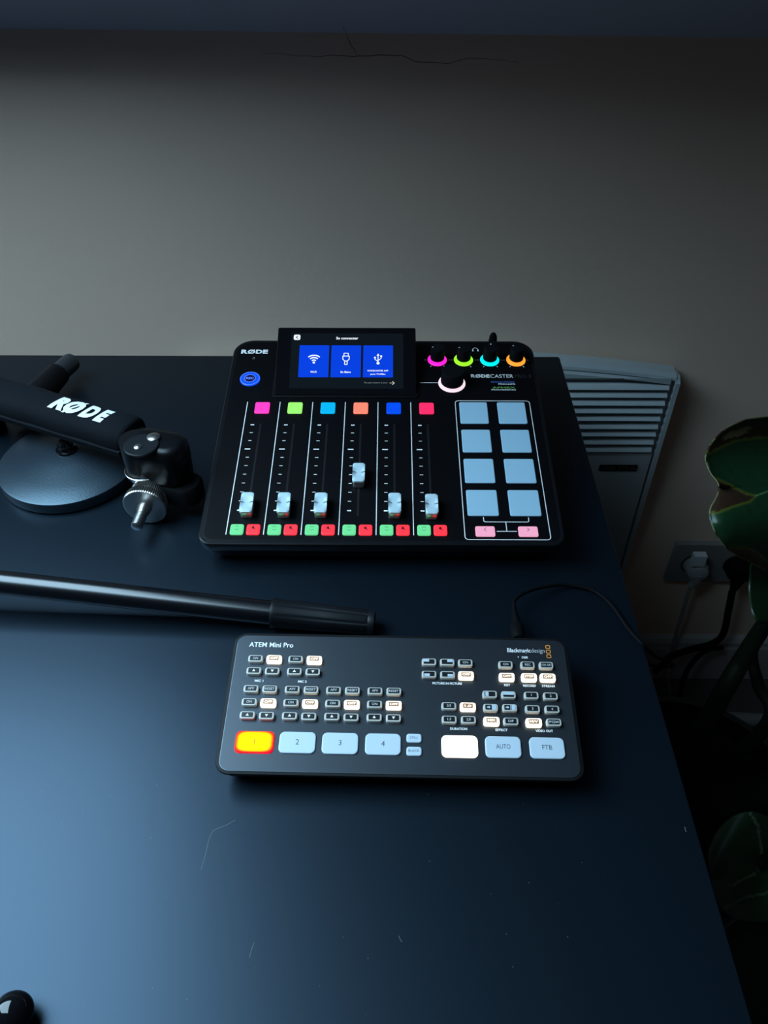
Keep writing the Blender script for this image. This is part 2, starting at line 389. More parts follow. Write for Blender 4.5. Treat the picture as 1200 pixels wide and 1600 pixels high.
def fader(k, bc):
    cx = 38.4 + 31.1 * k; W2 = 5.3; L2 = 10.8; HT = 10.5
    bm = bmesh.new(); slab(bm, cx - 5.0, bc - L2 + .5, cx + 5.0, bc + L2 - .5, .9, 7.7, 1.7, .3, T, 4)
    bx = bmesh.new()
    # dished top: grid with a finger hollow between two low ends
    nx, ny = 12, 22
    def hz(u, v):
        e = HT - .5 * (abs(u) ** 6)
        if abs(v) < .62: e -= 2.0 * (1 - (abs(v) / .62) ** 2) * max(0, 1 - (abs(u) / .95) ** 4)
        return e - 1.0 * abs(v) ** 8
    def pt(u, v, h):
        # round the plan corners
        x, y = u * W2, v * L2; r = 1.9
        ax, ay = abs(x) - (W2 - r), abs(y) - (L2 - r)
        if ax > 0 and ay > 0:
            d = math.hypot(ax, ay); m_ = max(ax, ay)
            if d > 0: f = m_ / d; ax *= f; ay *= f
            x = math.copysign(W2 - r + ax, x); y = math.copysign(L2 - r + ay, y)
        return T @ (Vector((cx + x, bc + y, h)) * mm)
    G = [[bx.verts.new(pt(-1 + 2 * i / nx, -1 + 2 * j / ny, hz(-1 + 2 * i / nx, -1 + 2 * j / ny))) for j in range(ny + 1)] for i in range(nx + 1)]
    for i in range(nx):
        for j in range(ny): bx.faces.new((G[i][j], G[i + 1][j], G[i + 1][j + 1], G[i][j + 1]))
    rim = [(i, 0) for i in range(nx)] + [(nx, j) for j in range(ny)] + [(i, ny) for i in range(nx, 0, -1)] + [(0, j) for j in range(ny, 0, -1)]
    low = [bx.verts.new(pt(-1 + 2 * i / nx, -1 + 2 * j / ny, 7.5)) for i, j in rim]
    n = len(rim)
    for q in range(n):
        a, b = rim[q], rim[(q + 1) % n]; bx.faces.new((G[a[0]][a[1]], low[q], low[(q + 1) % n], G[b[0]][b[1]]))
    bx.faces.new(low)
    cap = link('fader_cap', bx, M_cap, mixer, smooth=50)
    o = link('cap_skirt', bm, M_capskirt, cap, smooth=40)
    bx = bmesh.new()
    for sgn in (-1, 1):
        pts = [(sgn * (W2 + .15), 7.6), (sgn * (W2 + .15), HT - .2), (sgn * (W2 - .6), HT + .0), (sgn * (W2 - 3.1), HT - 1.45)]
        P = [T @ (Vector((cx + x, bc, h)) * mm) for x, h in pts]; tube(bx, P, lambda t: .00042 * (1 - .6 * t), 6, 0)
    link('index_line', bx, M_dark, cap)
    bx = bmesh.new(); box(bx, (cx - .5) * mm, (bc - 4) * mm, 0, (cx + .5) * mm, (bc + 4) * mm, .001, T); link('slider_stem', bx, M_black, cap)
for k, bc in enumerate((37.2, 37.2, 37.2, 71.4, 37.2, 36.2)): fader(k, bc)
# pad panel
bm = bmesh.new(); ribbon(bm, rrect(220.9, 5.6, 291.6, 171.8, 3, 5), .7, H, T, closed=True); link('pad_outline', bm, M_white, mixer)
for r_ in range(4):
    for c_ in range(2):
        x0 = 224.5 + 35.9 * c_; y0 = 30.5 + 36.7 * r_
        keytop(mixer, 'pad', x0, y0, x0 + 26.5, y0 + 28.7, .9, 1.6, M_pad, bev=.5)
bm = bmesh.new()
ribbon(bm, [(237.6, 29.3), (237.6, 25.6), (238.0, 24.7), (239, 24.3), (274, 24.3), (275, 24.7), (275.4, 25.6), (275.4, 29.3)], .7, H, T)
ribbon(bm, [(256, 24.3), (256, 14.3)], .7, H, T); ribbon(bm, [(247.5, 14.3), (264.3, 14.3)], .7, H, T)
link('bracket_line', bm, M_white, mixer)
M_pink = glow('pale_pink_glow', (238, 165, 195), .9)
for x0, sg in ((229.8, 1), (265.4, -1)):
    g = keytop(mixer, 'bank_key', x0, 8.6, x0 + 16.2, 18.8, 1.5, 1.5, M_pink, 'pale pink lit key'); cx = x0 + 8.2
    bm = bmesh.new(); ribbon(bm, [(cx + sg * .9, 17.0), (cx - sg * .9, 15.2), (cx + sg * .9, 13.4)], .4, 1.5, T); link('icon', bm, M_bigtext, g)
# record key, logo and prints
bm = bmesh.new(); lathe(bm, [(.0099, 0), (.0099, .0012), (.0094, .0016), (.0092, .0016)], T @ Matrix.Translation((21.8 * mm, 201.2 * mm, 0)), 40)
rec = link('record_key', bm, glow('record_blue_glow', (10, 80, 235), 1.0), mixer, smooth=40); rec['label'] = 'round blue lit key reading REC'
bm = bmesh.new(); flat(bm, disc_pts(21.8, 201.2, 5.3, 32), 1.6, T); link('key_centre', bm, mat('navy_centre', (.002, .004, .02), .3, emis=srgb(4, 14, 70), es=1), rec)
bm = bmesh.new(); ribbon(bm, disc_pts(21.8, 201.2, 5.3, 32), .45, 1.65, T, closed=True); ribbon(bm, disc_pts(21.8, 201.2, 9.2, 40), .4, 1.6, T, closed=True)
link('key_ring', bm, glow('pale_blue_glow', (110, 150, 255), .9), rec)
lettering(rec, 'REC', 21.8, 201.3, 1.75, T, 3.2, glow('rec_text_glow', (110, 140, 250), .9), 7.8, .03)
bm = bmesh.new(); rode(bm, 21.7, 243.0, H + .05, T, 6.2, 27.0); link('lettering', bm, M_white, mixer, recalc=False)
bm = bmesh.new(); lathe(bm, [(.0016, 0), (.0016, .0004), (.0010, .0002)], T @ Matrix.Translation((21.8 * mm, 232.4 * mm, 0)), 16); link('indicator_lens', bm, M_steel, mixer)
bm = bmesh.new(); rode(bm, 247.4, 207.2, H + .05, T, 4.8, 18.4); link('lettering', bm, M_white, mixer, recalc=False)
lettering(mixer, 'CASTER', 257.2, 207.2, H + .05, T, 5.0, M_white, 22.6, .0, left=True)
lettering(mixer, 'PRO II', 281.0, 207.2, H + .05, T, 5.0, M_dimprint, 16.6, .03, left=True)
lettering(mixer, 'REVOLUTION', 268.6, 198.6, H + .05, T, 2.2, M_blueprint, 22.5, .02)
lettering(mixer, 'PREAMPS', 272.4, 195.6, H + .05, T, 1.6, M_white, 16.5, .03)
lettering(mixer, 'APHEX', 269.0, 190.6, H + .05, T, 2.6, M_greenprint, 22.5, .02)
lettering(mixer, 'PROCESSING', 268.6, 187.4, H + .05, T, 1.6, M_white, 23.5, .03)
# rotary knobs with light rings
def rotary(cx, cy, r_ring, r_k, h, name, gm, glab, ang):
    kn = bmesh.new()
    lathe(kn, [(r_k * mm * .62, .0001), (r_k * mm * .62, .0024), (r_k * mm, .0028), (r_k * mm * .97, h * mm * .93), (r_k * mm * .92, h * mm), (r_k * mm * .6, h * mm + .0001)], T @ Matrix.Translation((cx * mm, cy * mm, H * mm)), 40,
          mod=(lambda i, r, z: (.00018 if i % 2 else 0) if r > r_k * mm * .95 else 0))
    ko = link(name, kn, M_knob, mixer, smooth=30)
    bm = bmesh.new()
    lathe(bm, [(r_k * mm * .66, .0000), (r_ring * mm, 0), (r_ring * mm, .0003), (r_ring * mm - .0004, .0007), (r_k * mm * .66, .0007), (r_k * mm * .66, 0)], T @ Matrix.Translation((cx * mm, cy * mm, H * mm)), 48, False, False)
    o = link('light_ring', bm, gm, ko, smooth=40); o['label'] = glab
    if ang is not None:
        bm = bmesh.new(); a = R(ang); ribbon(bm, [(cx + math.cos(a) * r_k * .35, cy + math.sin(a) * r_k * .35), (cx + math.cos(a) * r_k * .85, cy + math.sin(a) * r_k * .95)], .9, h + H + .02, T)
        link('pointer_mark', bm, M_white, ko)
for i, (nm, c, ang) in enumerate((('magenta', (255, 35, 200), 172), ('lime', (150, 245, 40), 178), ('aqua', (0, 222, 232), 90), ('amber', (255, 155, 50), 145))):
    cx = 206 + 26.25 * i
    rotary(cx, 231.3, 9.6, 6.9, 15.5, 'level_knob', glow(nm + '_ring_glow', c, 1.25), nm + ' lit ring', ang)
    bm = bmesh.new()
    for a in (180, 0, 236, 304):
        a = R(a); ribbon(bm, [(cx + math.cos(a) * 11.0, 231.3 + math.sin(a) * 11.0), (cx + math.cos(a) * 12.8, 231.3 + math.sin(a) * 12.8)], .7, H, T)
    link('knob_scale', bm, M_white, mixer)
rotary(219, 196.5, 13.2, 10.9, 16, 'main_encoder', glow('pale_ring_glow', (255, 225, 238), 1.0), 'pale pink lit ring', None)
bm = bmesh.new(); ribbon(bm, [(188.0, 197.2), (205.6, 197.2)], .7, H, T); link('encoder_line', bm, M_white, mixer)
bm = bmesh.new()
ribbon(bm, disc_pts(245.2, 247.3, 2.6, 12, 0, 180), .5, H, T)
for s_ in (-1, 1): flat(bm, rrect(245.2 + s_ * 2.6 - .7, 244.6, 245.2 + s_ * 2.6 + .7, 247.3, .4, 2), H, T)
link('headphone_icon', bm, M_white, mixer)
# tilted screen
bm = bmesh.new(); slab(bm, 45.2, 174.8, 186.4, 250, H, 1.6, (4, 4, 2, 2), .6, T, 5); link('screen_plinth', bm, M_black, mixer, smooth=35)
SC = T @ Matrix.Translation((47.6 * mm, 177.2 * mm, 2.2 * mm)) @ Matrix.Rotation(R(17), 4, 'X')
bm = bmesh.new()
b0 = [(x, y) for x, y in rrect(0, 0, 136.4, 76.9, 1.8, 4)]
rings = [[T @ (Vector((47.6 + x, 177.2 + y * .93, 1.4)) * mm) for x, y in rrect(0, 0, 136.4, 76.9, 1.8, 4, 2)],
         [SC @ (Vector((x, y, -5)) * mm) if y > 20 else T @ (Vector((47.6 + x, 177.2 + y * .95, 1.6)) * mm) for x, y in b0],
         [SC @ (Vector((x, y, -.5)) * mm) for x, y in b0], [SC @ (Vector((x, y, 0)) * mm) for x, y in rrect(0, 0, 136.4, 76.9, 1.8, 4, .5)]]
loft(bm, rings); scr = link('screen', bm, M_gblack, mixer, smooth=35); scr['label'] = 'tilted lit touch screen'
bm = bmesh.new(); slab(bm, 13.8, 7.1, 124.0, 69.9, -.3, .06, .4, .02, SC, 2)
disp = link('display', bm, glow('display_dark_glow', (9, 15, 20), 1.0, .08, base=(.004, .005, .006)), scr)
M_tile = glow('blue_tile_glow', (6, 60, 205), 1.0, .15); M_ui = glow('white_ui_glow', (240, 246, 250), 1.0); M_uid = glow('dim_ui_glow', (110, 120, 120), 1.0); M_uib = glow('tile_text_glow', (130, 170, 245), 1.0)
for i, s0 in enumerate((22.2, 53.5, 84.8)):
    bm = bmesh.new(); slab(bm, s0, 19.5, s0 + 29.2, 55.9, 0, .12, .5, .03, SC, 3); tl = link('menu_tile', bm, M_tile, scr)
    bm = bmesh.new(); cx = s0 + 14.6; cy = 40.5
    if i == 0:
        for r_ in (2.9, 5.6, 8.3): ribbon(bm, disc_pts(cx, cy - 4.5, r_, 16, 48, 132), 1.25, .13, SC)
        flat(bm, disc_pts(cx, cy - 4.4, 1.2, 14), .13, SC)
    elif i == 1:
        ribbon(bm, rrect(cx - 2.1, cy + 3, cx + 2.1, cy + 6.3, .3, 2), .7, .13, SC, closed=True)
        ribbon(bm, [(cx - 3.1, cy + 3), (cx + 3.1, cy + 3), (cx + 3.1, cy - .5), (cx + 1.3, cy - 2.6), (cx - 1.3, cy - 2.6), (cx - 3.1, cy - .5)], .8, .13, SC, closed=True)
        ribbon(bm, rrect(cx - 1.2, cy - 6.6, cx + 1.2, cy - 2.6, .3, 2), .8, .13, SC, closed=True)
    else:
        ribbon(bm, [(cx, cy - 5), (cx, cy + 4)], .8, .13, SC); flat(bm, [(cx - 1.4, cy + 3.6), (cx + 1.4, cy + 3.6), (cx, cy + 6)], .13, SC)
        flat(bm, disc_pts(cx, cy - 5, 1.5, 14), .13, SC)
        ribbon(bm, [(cx, cy - 3.0), (cx - 3, cy - .6), (cx - 3, cy + 1.2)], .7, .13, SC); flat(bm, disc_pts(cx - 3, cy + 1.4, 1.0, 12), .13, SC)
        ribbon(bm, [(cx, cy - 2.0), (cx + 3, cy + .6), (cx + 3, cy + 2.2)], .7, .13, SC); flat(bm, rrect(cx + 2.1, cy + 2.0, cx + 3.9, cy + 3.8, .1, 1), .13, SC)
    text(bm, ('Wi-Fi', 'En filaire', 'RODECASTER APP')[i], cx, 25.4 if i < 2 else 27.0, .14, SC, 2.2 if i < 2 else 1.8, (6.0, 9.8, 20.0)[i], .02)
    if i == 2: text(bm, 'pour PC/Mac', cx, 23.0, .14, SC, 2.1, 14.5, .02)
    link('menu_symbols', bm, M_ui, scr)
bm = bmesh.new(); slab(bm, 15.9, 62.0, 22.4, 68.2, 0, .12, 1.6, .03, SC, 4); bk = link('back_symbol', bm, glow('grey_ui_glow', (225, 228, 230), 1.0), scr)
bm = bmesh.new(); ribbon(bm, [(20.1, 66.8), (18.4, 65.1), (20.1, 63.4)], .7, .14, SC); link('menu_symbols', bm, M_gblack, scr)
bm = bmesh.new(); text(bm, 'Se connecter', 68.8, 64.3, .08, SC, 3.0, 21.8, .02); link('menu_title', bm, M_ui, scr)
bm = bmesh.new(); text(bm, 'Ne pas mettre à jour', 97.5, 13.4, .08, SC, 2.3, 22.5, .0); link('menu_footer', bm, M_uid, scr)
bm = bmesh.new(); ribbon(bm, [(110.6, 13.3), (115.2, 13.3)], .5, .08, SC); ribbon(bm, [(113.3, 15.2), (115.3, 13.3), (113.3, 11.4)], .5, .08, SC); link('menu_arrow', bm, glow('beige_ui_glow', (200, 200, 180), 1.0), scr)

# ------------------------------------------------------------------ video switcher
AT_ = R(8.15)
sw = thing('video_switcher', 'dark grey video switcher with rows of small lit keys, nearest device on the desk', 'video switcher', (-.10887, .26403, 0), R(-.94))
T2 = Matrix.Translation((0, 0, .0209)) @ Matrix.Rotation(AT_, 4, 'X')
bm = bmesh.new()
def TQ(x, y, h): return T2 @ (Vector((x, y, h)) * mm)
rr2 = lambda ins: rrect(-2.6, -2.0, 236.6, 102.4, 9.5, 8, ins)
loft(bm, [[Vector((x * mm, y * mm, .003)) for x, y in rr2(10)], [Vector((x * mm, y * mm, .005)) for x, y in rr2(7)],
          [TQ(x, y, -8) for x, y in rr2(2.5)], [TQ(x, y, -3) for x, y in rr2(.5)], [TQ(x, y, -1.6) for x, y in rr2(0)], [TQ(x, y, -.6) for x, y in rr2(.4)], [TQ(x, y, -.3) for x, y in rr2(1.8)]])
link('body', bm, mat('switcher_body_black', (.004, .0045, .005), .55, spec=.2), sw, smooth=35)
bm = bmesh.new(); slab(bm, 0, 0, 234, 100, -.5, .1, 7, .15, T2, 8); link('top_plate', bm, M_swp, sw, smooth=35)
for x, y in ((16, 14), (218, 14), (16, 88), (218, 88)):
    bm = bmesh.new(); lathe(bm, [(.007, 0), (.007, .0035)], Matrix.Translation((x * mm, y * mm, 0)), 20); link('rubber_foot', bm, M_knob, sw)
M_litkey = mat('lit_key_glow', (.6, .5, .4), .4, emis=srgb(255, 240, 214), es=1.9)
M_litface = mat('lit_key_face', (.2, .14, .09), .4, emis=srgb(140, 106, 74), es=.75)
M_littext = mat('lit_key_text', (.6, .5, .4), .4, emis=srgb(255, 238, 215), es=1.6)
KH = 2.9
def skey(a, b, txt=None, litk=False, icon=None, wd=10.2, dp=5.3, tw=None):
    bm = bmesh.new(); slab(bm, a, b, a + wd, b + dp, 0, KH, 1.5, .35, T2, 4)
    o = link('key', bm, M_litkey if litk else M_keyrim, sw, smooth=40)
    if litk: o['label'] = 'small key lit warm white'
    bm = bmesh.new(); f = (a + (1.3 if not litk else 1.9), b + 1.0, a + wd - (1.3 if not litk else 1.9), b + dp - .7)
    if litk: f = (f[0], b + 1.7, f[2], b + dp - .8)
    slab(bm, *f[:4], KH - .1, KH + .08, .5, .04, T2, 3)
    if True: link('key_face', bm, M_litface if litk else M_keyface, o)
    cx, cy = (f[0] + f[2]) / 2, (f[1] + f[3]) / 2; hh = KH + .12
    mt = M_littext if litk else M_keytext
    bm = bmesh.new()
    if txt: text(bm, txt, cx, cy, hh, T2, 1.75 if not litk else 1.7, min(tw or 99, f[2] - f[0] - 1.0) if tw else None, .03 if litk else .01)
    if icon == 'up': flat(bm, [(cx - 1.1, cy - .8), (cx + 1.1, cy - .8), (cx, cy + 1.1)], hh, T2); mt = M_white
    if icon == 'dn': flat(bm, [(cx - 1.1, cy + .8), (cx, cy - 1.1), (cx + 1.1, cy + .8)], hh, T2); mt = M_white
    if icon and icon not in ('up', 'dn'):
        mt = M_bigkey
        for sh in icon:
            if sh[0] == 'r':
                u0, v0, u1, v1 = sh[1:]; X = lambda u: f[0] + (f[2] - f[0]) * u; Y = lambda v: f[1] + (f[3] - f[1]) * v
                flat(bm, [(X(u0), Y(v0)), (X(u1), Y(v0)), (X(u1), Y(v1)), (X(u0), Y(v1))], hh, T2)
            if sh[0] == 'a':
                c = f[0] + (f[2] - f[0]) * sh[1]
                flat(bm, [(c - 1.3, cy - .45), (c, cy - .45), (c, cy - 1.1), (c + 1.2, cy), (c, cy + 1.1), (c, cy + .45), (c - 1.3, cy + .45)], hh, T2)
    link('key_symbol', bm, mt, o, recalc=False)
for g in (0, 1):
    a = 10.0 + 28.3 * g
    skey(a, 77.2, 'ON'); skey(a + 12.9, 76.9, 'OFF', True, wd=10.6, dp=5.8, tw=5.4); skey(a, 67.7, icon='up'); skey(a + 12.9, 67.6, icon='dn')
for g in range(4):
    a = 9.8 + 28.35 * g
    skey(a, 54.0, 'AFV'); skey(a + 12.9, 54.0, 'RESET', tw=6.6); skey(a, 44.2, 'ON'); skey(a + 12.7, 43.8, 'OFF', True, wd=10.6, dp=5.8, tw=5.4)
    skey(a, 34.7, icon='up'); skey(a + 12.9, 34.5, icon='dn')
skey(132.1, 77.0, icon=[('r', 0, .45, .5, 1)]); skey(144.8, 77.0, icon=[('r', .5, .45, 1, 1)]); skey(157.5, 76.8, 'ON')
skey(132.0, 67.4, icon=[('r', .05, .05, .55, .55)]); skey(144.8, 67.3, icon=[('r', .5, .05, .98, .55)]); skey(157.4, 67.0, 'OFF', True, wd=10.6, dp=5.8, tw=5.4)
for a, t0, t1 in ((185.7, 'ON', 'OFF'), (201.1, 'REC', 'STOP'), (214.0, 'ON AIR', 'OFF')):
    skey(a, 76.0, t0, tw=7 if t0 == 'ON AIR' else None, wd=9.9); skey(a - .2, 66.4, t1, True, wd=10.6, dp=5.8, tw=6.2 if t1 == 'STOP' else 5.4)
skey(145.1, 44.0, '0.5', wd=10); skey(157.6, 43.6, '1.0', True, wd=10.6, dp=5.8, tw=4.6); skey(145.1, 34.3, '1.5', wd=10); skey(157.9, 34.3, '2.0', wd=10)
skey(173.3, 53.1, icon=[('r', .08, .05, .38, .95)], wd=9.9); skey(186.0, 53.0, icon=[('r', .0, .42, 1, 1)], wd=9.9)
skey(173.3, 43.4, icon=[('a', .32), ('r', .6, .0, 1, 1)], wd=9.9); skey(186.1, 43.5, icon=[('a', .3), ('r', .55, .0, .6, 1), ('r', .66, 0, 1, 1)], wd=9.9)
skey(172.9, 33.6, 'MIX', True, wd=10.6, dp=5.8, tw=5.2); skey(186.1, 33.8, 'DIP', wd=10)
skey(201.5, 52.9, '1', wd=9.9); skey(214.5, 52.6, '2', wd=9.9); skey(201.4, 43.0, '3', wd=9.9); skey(214.5, 43.0, '4', wd=9.9)
skey(201.0, 33.2, 'M/V', True, wd=10.6, dp=5.8, tw=5.4); skey(214.6, 33.7, 'PGM', wd=10, tw=6)
def bigkey(x0, y0, x1, y1, txt, m, tm, h=1.3, th=3.6, lab=None, tw=None):
    bm = bmesh.new(); slab(bm, x0, y0, x1, y1, 0, h, 3.4 if x1 - x0 > 15 else 1.8, .5, T2, 7); o = link('large_key' if x1 - x0 > 15 else 'source_key', bm, m, sw, smooth=40)
    if lab: o['label'] = lab
    bm = bmesh.new(); text(bm, txt, (x0 + x1) / 2, (y0 + y1) / 2 + .3, h + .03, T2, th, tw, .0); link('key_symbol', bm, tm, o, recalc=False)
# tally key 1: hot yellow centre, red towards the rim of the lamp behind it
mt = bpy.data.materials.new('tally_glow'); mt.use_nodes = True; nt = mt.node_tree; b = nt.nodes['Principled BSDF']
tc = nt.nodes.new('ShaderNodeTexCoord'); mp = nt.nodes.new('ShaderNodeMapping'); mp.inputs['Location'].default_value = (-1, -1, 0); mp.inputs['Scale'].default_value = (2, 2, 0)
vm = nt.nodes.new('ShaderNodeSeparateXYZ'); cr = nt.nodes.new('ShaderNodeValToRGB')
nt.links.new(tc.outputs['Generated'], mp.inputs[0]); nt.links.new(mp.outputs[0], vm.inputs[0])
def mth(op, a, b_=None):
    n = nt.nodes.new('ShaderNodeMath'); n.operation = op
    nt.links.new(a, n.inputs[0])
    if isinstance(b_, (int, float)): n.inputs[1].default_value = b_
    elif b_ is not None: nt.links.new(b_, n.inputs[1])
    return n.outputs[0]
p4 = lambda o: mth('POWER', mth('ABSOLUTE', o), 4.0)
rad_ = mth('POWER', mth('ADD', p4(vm.outputs[0]), p4(vm.outputs[1])), .25); nt.links.new(rad_, cr.inputs[0])
e = cr.color_ramp.elements; e[0].position = .5; e[0].color = (1, .32, 0, 1); e[1].position = .985; e[1].color = (1, .0, .009, 1)
x = e.new(.82); x.color = (1, .25, 0, 1); x = e.new(.925); x.color = (1, .05, .004, 1)
nt.links.new(cr.outputs[0], b.inputs['Emission Color']); b.inputs['Emission Strength'].default_value = 3.8; b.inputs['Base Color'].default_value = (.2, .02, .0, 1); b.inputs['Specular IOR Level'].default_value = .05; b.inputs['Roughness'].default_value = .6
bigkey(9.0, 12.0, 34.4, 26.8, '1', mt, mat('ink_on_tally', (.1, .05, 0), .5, emis=(.35, .2, 0), es=1), lab='large key 1 lit yellow with a red edge')
bigkey(37.9, 12.2, 62.0, 26.9, '2', M_bigkey, M_bigtext); bigkey(66.1, 12.2, 90.0, 26.9, '3', M_bigkey, M_bigtext); bigkey(94.5, 12.2, 118.0, 26.9, '4', M_bigkey, M_bigtext)
bigkey(121.6, 21.1, 131.6, 27.2, 'STILL', M_bigkey, M_bigtext, 1.2, 1.5, tw=5.6); bigkey(121.6, 12.1, 131.6, 18.3, 'BLACK', M_bigkey, M_bigtext, 1.2, 1.5, tw=7.2)
M_cut = mat('cut_key_glow', (.6, .6, .55), .4, emis=srgb(255, 246, 226), es=2.0)
bigkey(144.6, 11.7, 168.4, 26.6, 'CUT', M_cut, mat('cut_text_glow', (.5, .5, .45), .4, emis=(.98, .95, .85), es=1.9), lab='large key lit warm white')
bigkey(173.2, 11.8, 196.6, 26.6, 'AUTO', M_bigkey, M_bigtext, th=3.1, tw=9.4); bigkey(202.1, 11.9, 225.0, 26.4, 'FTB', M_bigkey, M_bigtext, th=3.1, tw=6.4)
lettering(sw, 'ATEM Mini Pro', 24.6, 92.4, .16, T2, 3.9, M_white, 31.6, .015)
for tx, x, y, wd in (('MIC 1', 19.2, 64.0, 6), ('MIC 2', 49.3, 64.0, 6), ('PICTURE IN PICTURE', 149.6, 64.6, 20.4), ('KEY', 191.0, 64.2, 4.2), ('RECORD', 206.3, 64.0, 8.8), ('STREAM', 219.2, 64.0, 8.8),
                     ('DURATION', 156.3, 31.6, 11.4), ('EFFECT', 184.8, 31.4, 8), ('VIDEO OUT', 213.0, 31.3, 11.6), ('DISK', 205.2, 85.9, 4.6)):
    lettering(sw, tx, x, y, .16, T2, 1.75, M_white, wd, .03)
bm = bmesh.new(); flat(bm, disc_pts(200.4, 86.2, .4, 8), .12, T2); link('indicator_lens', bm, M_white, sw)
lettering(sw, 'Blackmagic', 193.0, 91.0, .16, T2, 4.4, M_white, 16.6, .02, left=True)
lettering(sw, 'design', 210.0, 91.0, .16, T2, 4.4, mat('white_thin_print', (.5, .5, .5), .6), 9.6, .0, left=True)
bm = bmesh.new()
for y in (94.6, 90.9, 87.2): ribbon(bm, rrect(220.7, y - 1.2, 223.5, y + 1.2, .5, 3), .45, .12, T2, closed=True)
link('logo_squares', bm, M_orange, sw)

# ------------------------------------------------------------------ power cable of the switcher
pl = thing('power_cable', 'thin black power cable plugged into the back of the switcher and hanging off the desk', 'cable', at(808, 985, 0))
def rel(bm, o): bmesh.ops.translate(bm, verts=bm.verts, vec=-(o.location - Vector((0, 0, Z0))))
def part(name, bm, m, parent, smooth=40, lab=None, root=None):
    rel(bm, root or parent); o = link(name, bm, m, parent, smooth=smooth)
    if lab: o['label'] = lab
    return o
ps = at(809, 994, .017); pe = at(803, 950, .013); ax = (pe - ps).normalized()
bm = bmesh.new()
lathe(bm, [(.0045, -.004), (.0056, .001), (.0058, .0095), (.0050, .011), (.0036, .012)], axis_T(ps, ax), 24); part('plug', bm, M_cordb, pl)
bm = bmesh.new(); L = (pe - ps).length
pr = []
for i in range(7):
    z = .0115 + i * (L - .0115) / 7; r_ = .0042 - .0022 * i / 6; pr += [(r_, z), (r_, z + .0014), (r_ - .0008, z + .0015), (r_ - .0008, z + .0024)]
lathe(bm, pr, axis_T(ps, ax), 20); part('strain_relief', bm, M_cordb, pl)
bm = bmesh.new()
tube(bm, [pe - ax * .002, at(804, 938, .013), at(820, 926, .012), at(850, 917, .008), at(885, 914, .004), at(925, 922, .003), at(955, 945, .003), at(982, 983, .003), at(1008, 1011, .0022), at(1022, 1024, -.03), at(1040, 1042, -.12), Vector((.27, .68, -.42)), Vector((.22, .76, -.68)), Vector((.20, .80, -.757))], .00155, 10)
part('cord', bm, M_cordb, pl)

# ------------------------------------------------------------------ microphone boom arm lying on the desk
JT = at(224.6, 735, .036)     # ring under the joint
arm = thing('microphone_boom_arm', 'black fabric sleeved microphone arm with a steel thread at its end, lying on the desk', 'microphone arm', (JT.x, JT.y, 0))
SA = at(0, 620, .052); SB = at(204, 681, .052); sd = (SA - SB).normalized()
FT = Matrix.Translation(SB) @ Matrix((sd, Vector((0, 0, 1)).cross(sd), Vector((0, 0, 1)))).transposed().to_4x4()
bm = bmesh.new()
def sl_ring(x, k=1.0, sag=0):
    out = []
    for i in range(36):
        a = 2 * math.pi * i / 36; ca, sa = math.cos(a), math.sin(a)
        y = .0195 * k * math.copysign(abs(ca) ** .75, ca); z = .0150 * k * math.copysign(abs(sa) ** .8, sa)
        out.append((x, y, z + sag))
    return out
rings = [sl_ring(-.004, .80), sl_ring(-.003, .93)]
for i in range(40):
    x = i * .011; rings.append(sl_ring(x, 1 + .02 * math.sin(i * 1.3) * (1 if i < 12 else .6), .0006 * math.sin(i * .8)))
rings.append(sl_ring(.44, .9)); loft(bm, rings, FT); part('fabric_sleeve', bm, M_sleeve, arm, 50)
bm = bmesh.new()
# flap seam along the near side
rings = []
for i in range(41):
    x = -.002 + i * .011; rings.append([(x, .0178, -.0030), (x, .0215, -.0040), (x, .0205, -.0095), (x, .0150, -.0125), (x, .0155, -.006)])
loft(bm, rings, FT); part('sleeve_flap', bm, M_sleeve, arm, 50)
def sleeve_top(p):    # wraps the lettering on the sleeve (x along, y across, mm)
    y = max(-19.0, min(19.0, p.y)); c = (abs(y) / 19.5) ** (1 / .75); s_ = math.sqrt(max(0, 1 - c * c)) ** .8
    return Vector((p.x, p.y, 15.35 * s_ + p.z))
LT = FT @ Matrix.Rotation(math.pi, 4, 'Z')
bm = bmesh.new()
rode(bm, -50.5, -.5, .5, LT, 18.5, 63.0, .07, shear=.25, bend=sleeve_top); part('lettering', bm, mat('reflective_white_print', (.85, .87, .87), .5), arm, None)
# steel tubes inside the sleeve, reaching to the joint
bm = bmesh.new()
for yy in (-.008, .008): tube(bm, [FT @ Vector((-.012, yy, 0)), FT @ Vector((.45, yy, 0))], .005, 12, 0)
part('arm_tubes', bm, M_black, arm)
# joint housing: two rounded cheeks, neck, rivets
jc = at(243, 690, .068)
bm = bmesh.new()
JF = Matrix.Translation((jc.x, jc.y, 0)) @ Matrix.Rotation(R(-14), 4, 'Z')
loft(bm, [[Vector((x, y, z)) for x, y in rrect(-.026, -.0175, .029, .0175, (.012, .0172, .0172, .016), 8, i)] for z, i in ((.030, .004), (.034, .001), (.060, 0), (.067, .001), (.0705, .004), (.0712, .008))], JF)
part('joint_housing', bm, M_gblack if False else mat('joint_black', (.003, .0035, .0045), .35, spec=.25), arm, 40)
bm = bmesh.new()
JL = Matrix.Translation((jc.x + .012, jc.y - .006, 0)) @ Matrix.Rotation(R(-14), 4, 'Z')
loft(bm, [[Vector((x, y, z)) for x, y in rrect(-.018, -.016, .024, .014, .013, 8, i)] for z, i in ((.012, .002), (.014, 0), (.028, 0), (.031, .002))], JL)
part('lower_joint', bm, M_black, arm, 40)
nt_ = at(221, 697, .071)
bm = bmesh.new(); lathe(bm, [(.0135, -.001), (.0150, .0006), (.0150, .0016), (.0142, .0024)], Matrix.Translation((nt_.x, nt_.y, .0705)), 40); part('joint_plate', bm, mat('joint_plate_black', (.008, .010, .013), .4, spec=.35), arm)
